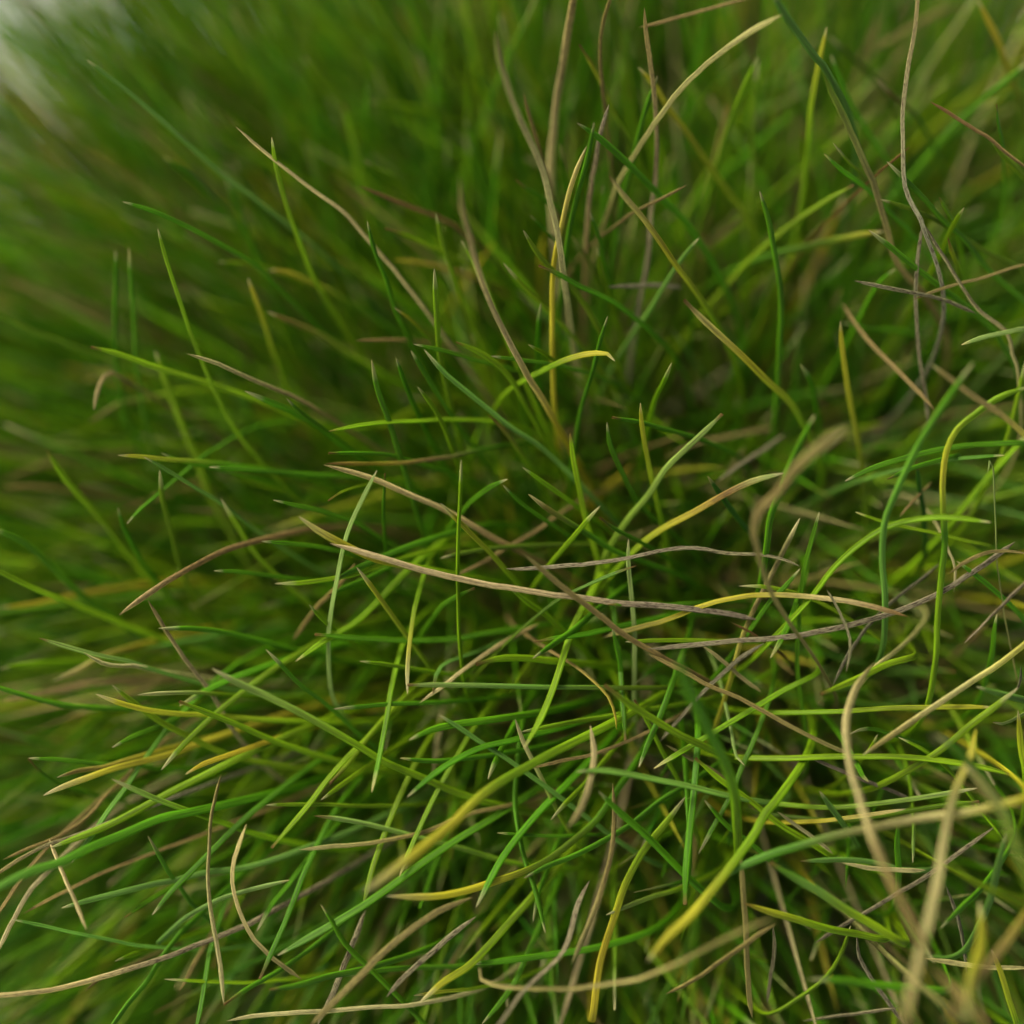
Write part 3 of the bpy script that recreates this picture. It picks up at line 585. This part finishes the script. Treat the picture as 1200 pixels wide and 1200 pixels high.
H 34 yll 3 -2|290,1130 370,1060 450,1010 520,940 600,850 680,760|[thick yellow-lime blade] slanting up from the straw rod
H 28 g 2 -2|-40,800 0,860 40,930 120,1010 200,1090 280,1170 340,1230|[deep green diagonal blade] crossing the straw rod
H 18 t 0 -3|660,345 760,320 860,300 960,265 1060,220|
H 24 l 0 -3|630,222 720,205 820,185 920,170 1020,150 1100,140|
H 32 l 3 0|910,65 980,120 1060,170 1140,220 1200,250|
H 20 l 0 -3|1010,115 1060,200 1110,300 1160,390 1190,480|
H 22 g 0 -3|980,250 972,150 962,0 950,-100|
H 28 g 2 -1|1025,340 1060,250 1100,160 1130,80|
H 34 g 4 0|890,420 960,490 1040,560 1120,640 1200,720|
H 28 g 1 -2|1180,780 1190,700 1195,600 1190,480|
H 32 llyy 1 -1|1180,440 1120,520 1040,620 980,730 950,820 910,940 890,1020 870,1180|[lime blade yellowing downwards] beside the brown bowed stem
H 22 pl 0 -3|915,835 1000,800 1080,770 1150,750|
H 32 g 2 -1|255,250 330,215 420,195 540,180|
H 24 g 1 -2|225,310 330,320 450,310 560,295|
H 30 g 2 -1|250,440 330,370 420,310 510,270 600,250|
H 18 yl 0 -2|270,1105 380,1090 480,1080|
H 24 l 0 -3|100,820 130,690 160,600 220,450|
H 22 l 0 -3|222,708 270,590 330,460 400,330|
H 16 g 0 -2|550,560 660,568 780,570|
H 24 g 0 -3|0,1040 150,1020 300,1010 450,1005|
H 30 g 0 -2|460,1000 600,985 750,965 900,940|
H 22 pbo 1 -2|250,65 400,65 550,68 700,72 850,73 1000,75|[long level greyish-green blade] ruler straight across other blades
H 28 g 1 -2|520,380 540,330 570,270|
H 24 g 0 -3|500,1200 560,1130 610,1060 650,970|
I 38 yyll 7 2|-60,990 0,915 90,830 180,720 250,630 300,560 330,500 380,440|[thick soft lime-yellow blade] joining a cluster of tips
I 40 esstt 3 13|700,-10 640,70 610,160 605,230 620,340 650,440 680,540 710,620 750,710 790,790 830,870 880,980|[blurred bowed straw blade] widening towards its lower end
I 42 yesst 4 13|1040,210 1020,300 1000,350 970,420 945,510 930,600 910,720 880,850 850,970 820,1100 800,1220|[blurred straight straw blade] with a yellow top
I 38 eoo 8 14|1000,330 1060,400 1120,480 1160,580 1200,680 1240,800|[blurred olive blade] branching by the straw blade's yellow top
I 34 bgesy 3 6|180,720 260,670 360,630 460,600 560,570 660,550 780,525 900,505 1020,490 1120,465 1210,440|[wide arc blade turning from green to straw] in front of the blurred straw blades
I 28 l 1 -2|100,310 180,380 280,450 380,530 480,590 560,640|
I 36 gbll 4 2|350,660 430,710 520,760 600,815 680,860 800,930|[soft green slanting blade] reaching the blurred straw blades' crossing
I 32 yll 3 0|260,795 350,825 440,850 540,880 650,900 740,915|[yellow-tipped lime blade] lying under the soft green slanting blade
I 18 e 0 -2|0,265 80,310 160,350 230,400|
I 18 k 0 -2|480,305 560,340 640,375 720,405 820,445|[thin grey straw] passing behind the blurred bowed straw blade
I 22 kk 0 -2|1100,540 1020,600 950,650 860,715 780,760 700,810 620,855 560,890 500,930|[silver-grey speckled twig] passing behind both blurred straw blades
I 22 tte 1 -1|-60,-40 60,20 150,70 250,110 350,165 450,220 540,265 620,300|[brown-tan stem] running into the blurred bowed straw blade
I 30 l 2 0|1170,370 1080,345 1000,330 900,315 780,305 660,305 540,305 410,310|
I 24 yl 1 -1|1100,140 1000,138 880,140 760,142 640,150 540,155|
I 30 l 2 0|1180,75 1100,140 1020,200 950,260 880,310|
I 22 pl 0 -2|1045,410 900,435 800,450 680,465 560,475 450,470|
I 20 sy 0 -2|805,480 680,500 590,512 520,520|
I 24 lo 0 -2|1050,455 950,465 850,480 700,505 600,520 490,515|
I 20 s 0 -2|375,490 430,530 500,580 560,630|
I 24 b 0 -2|450,655 600,650 700,660 800,685 900,680|
I 24 s 2 0|590,660 700,680 800,685 870,685|
I 26 b 1 -1|515,420 550,470 580,510|
I 22 g 0 -2|110,630 160,540 210,450 260,330 300,240|
I 26 l 1 -2|-40,345 0,320 100,260 200,200 300,140 400,80 500,30|[long lime diagonal blade] crossing the brown-tan stem
I 44 ggl 12 2|40,-40 60,40 100,130 150,230 200,330 230,430 240,540|[big blurred bright green blade] out of focus above the dark gaps
I 28 e 2 0|250,620 260,750 270,900 275,1050 290,1180|
I 26 t 4 2|370,865 300,910 200,980 100,1050 0,1100|
I 22 k 0 -2|640,900 650,980 690,1050 740,1120 790,1190|
I 20 k 0 -2|780,1145 680,1160 560,1175 460,1190|
I 42 ytt 6 12|1260,760 1200,840 1130,940 1060,1030 1000,1110 930,1200|[blurred yellow-tan blade] crossing a blurred yellow one
I 42 yye 6 12|1050,790 1060,880 1050,960 1020,1060 1010,1180|[blurred yellow bowed blade] crossing the yellow-tan one
I 26 s 2 0|870,980 960,995 1080,1010 1220,1012|
I 40 t 10 12|880,1000 960,1080 1030,1150 1080,1220|
I 32 g 6 4|480,1050 600,1055 720,1070 850,1080 950,1085|
I 20 k 0 -2|360,870 365,960 350,1050 340,1130|
I 26 k 0 -2|940,740 980,850 1000,950 1010,1030|
I 26 yl 1 -1|1090,950 1120,1020 1150,1120 1175,1210|
I 24 l 0 -2|780,240 860,280 940,340 1000,410 1060,490 1130,580|
I 36 g 8 5|900,230 960,270 1020,330 1080,400|
I 28 yl 1 -1|1180,150 1190,280 1205,370|
I 20 k 0 -2|1190,0 1185,60 1160,100|
I 32 b 3 1|1040,70 1100,90 1180,110|
I 14 p 0 -1|1095,190 1130,195 1165,180|
I 34 b 4 2|1140,560 1110,680 1080,800|
I 24 l 0 -2|620,870 590,960 540,1040 450,1110 350,1165|
I 30 g 2 0|65,800 68,680 80,560 95,420|
I 24 g 0 -2|130,450 200,530 290,600 360,660|
I 16 p 0 -1|265,335 235,300 220,220|
I 18 g 0 -2|615,230 660,212 710,215 770,235|
I 18 l 0 -2|710,230 690,270 660,310|
I 24 g 1 -1|680,390 660,370 640,330|
I 28 g 1 -2|780,520 775,600 780,700|
I 18 pl 0 -2|828,660 830,590 830,510|
I 32 g 3 1|920,880 1000,800 1070,730|
'''
ORIGIN = {k: (390 * (i % 3), 390 * (i // 3)) for i, k in enumerate('ABCDEFGHI')}

def unproject(px, py, z):
    k = PXMM * (DIST - z) / DIST
    return np.array(((px - 600) * k, (600 - py) * k, z))

def deep(z):
    z = float(z)
    return z * 1.35 if z > 4 else z

def clean_words(s): return s.replace('[', '').replace(']', '')
specs = []
for line in BLADES.strip().splitlines():
    a, pts, lab = line.split('|')
    crop, w, codes, z0, z1 = a.split()
    ox, oy = ORIGIN[crop]
    P = [tuple(float(v) for v in q.split(',')) for q in pts.split()]
    P = [(x * 0.35 + ox, y * 0.35 + oy) for x, y in P]
    loose = codes.endswith('*'); codes = codes.rstrip('*')
    specs.append(dict(loose=loose, w=float(w) * 0.35 * PXMM, codes=codes, z0=deep(z0), z1=deep(z1), P=np.array(P), lab=lab))

COLOUR_WORD = {'g': 'mid-green', 'd': 'dark green', 'b': 'blue-green', 'l': 'lime green', 'o': 'olive green', 'y': 'yellow-green',
               's': 'straw-coloured', 't': 'tan', 'r': 'rusty brown', 'k': 'grey', 'p': 'pale green', 'e': 'olive-tan', 'w': 'cream'}
LIVE = set('gdblopy')

def is_live(codes): return sum(c in LIVE for c in codes) * 2 > len(codes) or (codes[-1] in LIVE and len(codes) < 4)

def seg_cross(P, Q):
    for i in range(len(P) - 1):
        a, b = P[i], P[i + 1]
        for j in range(len(Q) - 1):
            c, d = Q[j], Q[j + 1]
            r, s = b - a, d - c
            k = r[0] * s[1] - r[1] * s[0]
            if abs(k) < 1e-9: continue
            t = ((c - a)[0] * s[1] - (c - a)[1] * s[0]) / k; u = ((c - a)[0] * r[1] - (c - a)[1] * r[0]) / k
            if 0 <= t <= 1 and 0 <= u <= 1: return True
    return False

def build_labels():
    marks = [s for s in specs if '[' in s['lab']]
    for s in marks:
        s['label'] = clean_words(s['lab']); s['ref'] = s['lab'].split('[')[1].split(']')[0]
    for s in specs:
        if 'label' in s: continue
        P = s['P']; chord = np.linalg.norm(P[-1] - P[0]); arc = np.linalg.norm(np.diff(P, axis=0), axis=1).sum()
        live = is_live(s['codes']); cols = s['codes']
        colour = COLOUR_WORD[cols[len(cols) // 2] if len(cols) > 2 else cols[-1]]
        noun = 'blade' if live else 'stem'
        rel = []
        for m in marks:
            d = np.min(np.linalg.norm(P[:, None] - m['P'][None], axis=2))
            x = seg_cross(P, m['P'])
            rel.append((0 if x else 1, d, ('crossing' if x else 'beside') + ' the ' + m['ref']))
        rel.sort(key=lambda r: (r[0], r[1]))
        size = 'short' if arc < 75 else ('long' if arc > 170 else '')
        shape = 'curved' if arc / max(chord, 1) > 1.02 else 'straight'
        blur = 'blurred' if abs(s['z0']) > 5 else ''
        tipw = ('with %s tip' % COLOUR_WORD[cols[0]].replace('-coloured', '')) if len(cols) > 1 and cols[0] != cols[-1] else ''
        first = rel[0][2]; cand = []
        for q in [r[2] for r in rel[1:4]]:
            q = q.split(' ', 1)[1] if q.split()[0] == first.split()[0] else q
            cand += [[size, shape, colour, noun, tipw, first, 'and', q], [size, shape, colour, noun, first, 'and', q],
                     [shape, colour, noun, first, 'and', q], [size, colour, noun, first, 'and', q], [colour, noun, first, 'and', q]]
        cand.sort(key=lambda c: -len(' '.join(c).split()))
        s['cand'] = cand + [[size, shape, blur, colour, noun, tipw, first], [shape, colour, noun, first]]
    used = {s['label'] for s in marks}
    rest = [s for s in specs if 'label' not in s]
    for s in rest:
        texts = [' '.join(w for w in c if w) for c in s['cand']]
        texts = [t for t in texts if len(t.split()) <= 16]
        pick = next((t for t in texts if t not in used), texts[-1])
        s['label'] = pick; used.add(pick)
build_labels()

def t0(u, n): return np.clip(u / n, 0, 1)

def build_blade(k, s):
    P = s['P']; n = len(P)
    seg = np.concatenate(([0], np.cumsum(np.linalg.norm(np.diff(P, axis=0), axis=1)))); seg /= seg[-1]
    jit = rng.uniform(-0.9, 0.9)
    path = np.array([unproject(P[i][0], P[i][1], s['z0'] + (s['z1'] - s['z0']) * seg[i] + jit) for i in range(n)])
    loose = s['loose'] or set(s['codes']) == {'k'}
    end = path[-1]; T = path[-1] - path[-2]; T /= np.linalg.norm(T)
    inward = CENTRE - end; inward = T.dot(inward / np.linalg.norm(inward))
    if not is_live(s['codes']) and inward < 0.22: loose = True
    m_vis = n
    if not loose:                                   # carry the foot on down into the mound
        aim = end + T * 9.0
        q = aim - CENTRE; q /= np.linalg.norm(q)
        root = CENTRE + q * (SOIL_R - 1.0)
        gap = np.linalg.norm(root - end)
        b1 = end + T * min(gap * 0.36, 14.0); b2 = root + q * gap * 0.30
        if inward < 0.1: b1 = end + T * 2.5 + np.array((0, 0, -10.0))
        if not is_live(s['codes']): b1 = b1 - np.array((0, 0, 3.0))
        bt = np.linspace(0, 1, 7)[1:, None]
        path = np.vstack((path, end * (1 - bt) ** 3 + 3 * b1 * bt * (1 - bt) ** 2 + 3 * b2 * bt ** 2 * (1 - bt) + root * bt ** 3))
    vis_len = np.linalg.norm(np.diff(path[:m_vis], axis=0), axis=1).sum()
    tot = np.linalg.norm(np.diff(path, axis=0), axis=1).sum()
    rows = int(np.clip(tot / 0.9, 14, 64))
    C, u = catmull(path, rows)
    live = is_live(s['codes'])
    w = s['w'] * (0.77 if is_live(s['codes']) else 0.70)
    leafy = s['w'] > 1.1
    if abs(s['z0']) > 5 or abs(s['z1']) > 9: w = min(w, 0.80) if w < 1.0 else w
    tl = w * (2.0 if leafy else 4.5 if live else 4.5)
    W = taper(u, w, min(tl, 0.55 * vis_len))
    W *= 1 - 0.25 * np.clip((u - vis_len) / max(tot - vis_len, 1), 0, 1)
    W *= 1 + (0.015 if live else 0.05) * np.sin(u * rng.uniform(.3, .7) + rng.uniform(0, 6))
    if leafy: W *= 1 - 0.5 * t0(u, vis_len)
    if loose: W = np.minimum(W, taper(u[-1] - u, w, tl * .6))
    if not live:                                    # dead stems are never quite smooth
        C[1:-1] += rng.normal(0, 0.014, (len(C) - 2, 3))
    t = np.clip(u / vis_len, 0, 1)
    col, dry = colour_run(s['codes'], t)
    col = col * np.exp(rng.normal(0, 0.10)) * np.exp(rng.normal(0, 0.06, 3) * np.array((.5, .6, 1.0)))
    rings = sweep(C, W, 10, 0.0 if leafy else rng.uniform(-.7, .7), (.16 if leafy else rng.uniform(.35, .65)), rng.uniform(.2, .5), 0.0 if leafy else rng.normal(0, .5))
    uo = u + rng.uniform(0, 500)
    name = 'grass_blade' if live else 'dry_grass_stem'
    group = 'living grass blades of the tuft' if live else 'dry stems among the grass'
    cut = 0
    if live:                                        # withered point: a part of its own
        tip_len = rng.uniform(0.5, 1.1)
        cut = int(np.searchsorted(u, tip_len)); cut = max(1, min(cut, 3))
        tone = PAL[random.choice('wwwwwrs')] * rng.uniform(.85, 1.25)
        # finer rings for the tip
        up = np.linspace(0, u[cut], 7)
        Cp = np.stack([np.interp(up, u, C[:, i]) for i in range(3)], 1)
        blunt = rng.random() < 0.13                  # some points are broken off
        Wp = np.maximum(w * (.55 if blunt else .06), W[cut] * (np.clip(up / up[-1], 0, 1)) ** 0.6)
        if blunt: tone = PAL['r'] * rng.uniform(.6, 1.0)
        allC = np.vstack((Cp, C[cut + 1:])); allW = np.concatenate((Wp, W[cut + 1:]))
        rings = sweep(allC, allW, 10, rng.uniform(-.7, .7), rng.uniform(.5, .75), rng.uniform(.2, .5), rng.normal(0, .2))
        allcol = np.vstack((np.repeat(col[cut:cut + 1], 7, 0), col[cut + 1:]))
        ft = (1 - up / up[-1])[:, None] ** 0.8
        tipcol = np.repeat(col[cut:cut + 1], 7, 0) * (1 - ft) + tone * ft
        uo = np.concatenate((up, u[cut + 1:])) + rng.uniform(0, 500)
        dd = np.concatenate((np.zeros(7), dry[cut + 1:]))
        me = mesh_from_rings(name, [rings[6:]], [allcol[6:]], [dd[6:]], [uo[6:]], 10)
        o = bpy.data.objects.new(name, None); o.empty_display_size = 0.002
        o.location = to_world(C[-1:])[0]
        link(o, label=s['label'], category='grass blade', group=group)
        lf = link(bpy.data.objects.new('leaf', me), o); lf.location = -o.location
        mt = mesh_from_rings('tip', [rings[:7]], [tipcol], [dd[:7]], [uo[:7]], 10)
        tp = link(bpy.data.objects.new('tip', mt), o); tp.location = -o.location
    else:
        me = mesh_from_rings(name, [rings], [col], [dry], [uo], 10)
        link(bpy.data.objects.new(name, me), label=s['label'], category='dry stem', group=group)

for k, s in enumerate(specs): build_blade(k, s)

# ------------------------------------------------------------------ the mass of the tuft
def grass_mass(name, label, cat, count, len_rng, width_rng, weights, cap_shift, sides=5, rows=11, spread=.5, droop=(1, 10), seed=1):
    r = np.random.default_rng(seed)
    up = np.array((0.0, UPV[2], BACK[2]))                # world up in camera axes
    rings, tints, drys, us = [], [], [], []
    keys = list(weights); pw = np.array([weights[k] for k in keys], float); pw /= pw.sum()
    while len(rings) < count:
        n = r.normal(size=3); n /= np.linalg.norm(n)
        if n.dot(up) < -0.36: continue
        far = n[1] - n[0] > 0.75                         # thicker growth on the far flank
        if not far and r.random() < 0.2: continue
        if n[2] > 0.25 and n[0] > -0.35 and r.random() < 0.38: continue   # the near right flank is thin
        root = CENTRE + n * (SOIL_R - 0.5)
        lie = np.clip(n[2], 0, 1)                          # blades on the near flank sprawl sideways instead of standing out
        m = n.copy(); m[2] *= 1 - 0.62 * lie
        d = m + r.normal(0, spread, 3) * (0.6, 0.6, 0.35) * (1 + 0.9 * lie); d /= np.linalg.norm(d)
        Ln = r.uniform(*len_rng) * (1.02 if far else 1.0)
        side = np.cross(d, r.normal(size=3)); side /= np.linalg.norm(side)
        bend = side * r.normal(0, .16) * Ln - up * r.uniform(*droop)
        tt = np.linspace(1, 0, rows)[:, None]              # tip first
        pts = root + d * Ln * tt + bend * tt ** 2
        # keep the crown of the mound grazed a little lower than its flanks
        px = 600 + pts[0, 0] / PXMM
        cap = np.interp(px, (-200, 300, 700, 1300), (-15, -13, -9, -11)) + 4.5 * np.clip((600 - pts[0, 1] / PXMM - 700) / 300, 0, 1) - 4.0 * np.clip((550 - (600 - pts[0, 1] / PXMM)) / 150, 0, 1) + cap_shift + r.normal(0, 2.0)
        if pts[0, 2] > cap:
            f = max(0.3, (cap - root[2]) / (pts[0, 2] - root[2]))
            pts = root + d * Ln * f * tt + bend * (tt * f) ** 2
        Ln = np.linalg.norm(np.diff(pts, axis=0), axis=1).sum()
        u = np.linspace(0, Ln, rows)
        w = r.uniform(*width_rng)
        pw2 = pw.copy()
        if px > 750: pw2 = pw2 * np.array([1.8 if q in 'tskey' else 1.0 for q in keys]); pw2 /= pw2.sum()
        c = keys[r.choice(len(keys), p=pw2)]
        base = PAL[c] * np.exp(r.normal(0, .14)) * np.exp(r.normal(0, .06, 3))
        foot = PAL['e'] * .8 if c in 'gdblop' else base
        f = np.clip((u / Ln - .6) / .4, 0, 1)[:, None] * .6
        tc = base * (1 - f) + foot * f
        if c in LIVE and r.random() < .6: tc[0] = PAL[r.choice(list('wwsr'))]
        W = taper(u, w, w * 5)
        if r.random() < .1: W = np.maximum(W, .6 * w)
        rings.append(sweep(pts, W, sides, r.uniform(-1.5, 1.5), .6, .15, r.normal(0, .8)))
        tints.append(tc); drys.append(np.full(rows, DRYNESS.get(c, 0.0))); us.append(u + r.uniform(0, 500))
    me = mesh_from_rings(name, rings, tints, drys, us, sides)
    link(bpy.data.objects.new(name, me), kind='stuff', label=label, category=cat)

grass_mass('grass', 'dense mass of fine green grass filling the tuft', 'grass', 16000, (38, 62), (.27, .48),
           dict(g=.50, l=.27, o=.10, b=.04, d=.05, t=.025, e=.02, y=.015, s=.012), 0.0, seed=3)
grass_mass('thatch', 'dead brown and tan thatch deep in the tuft', 'thatch', 4200, (14, 36), (.25, .5),
           dict(t=.4, s=.2, k=.2, r=.1, e=.1), -8.0, spread=.9, seed=5)
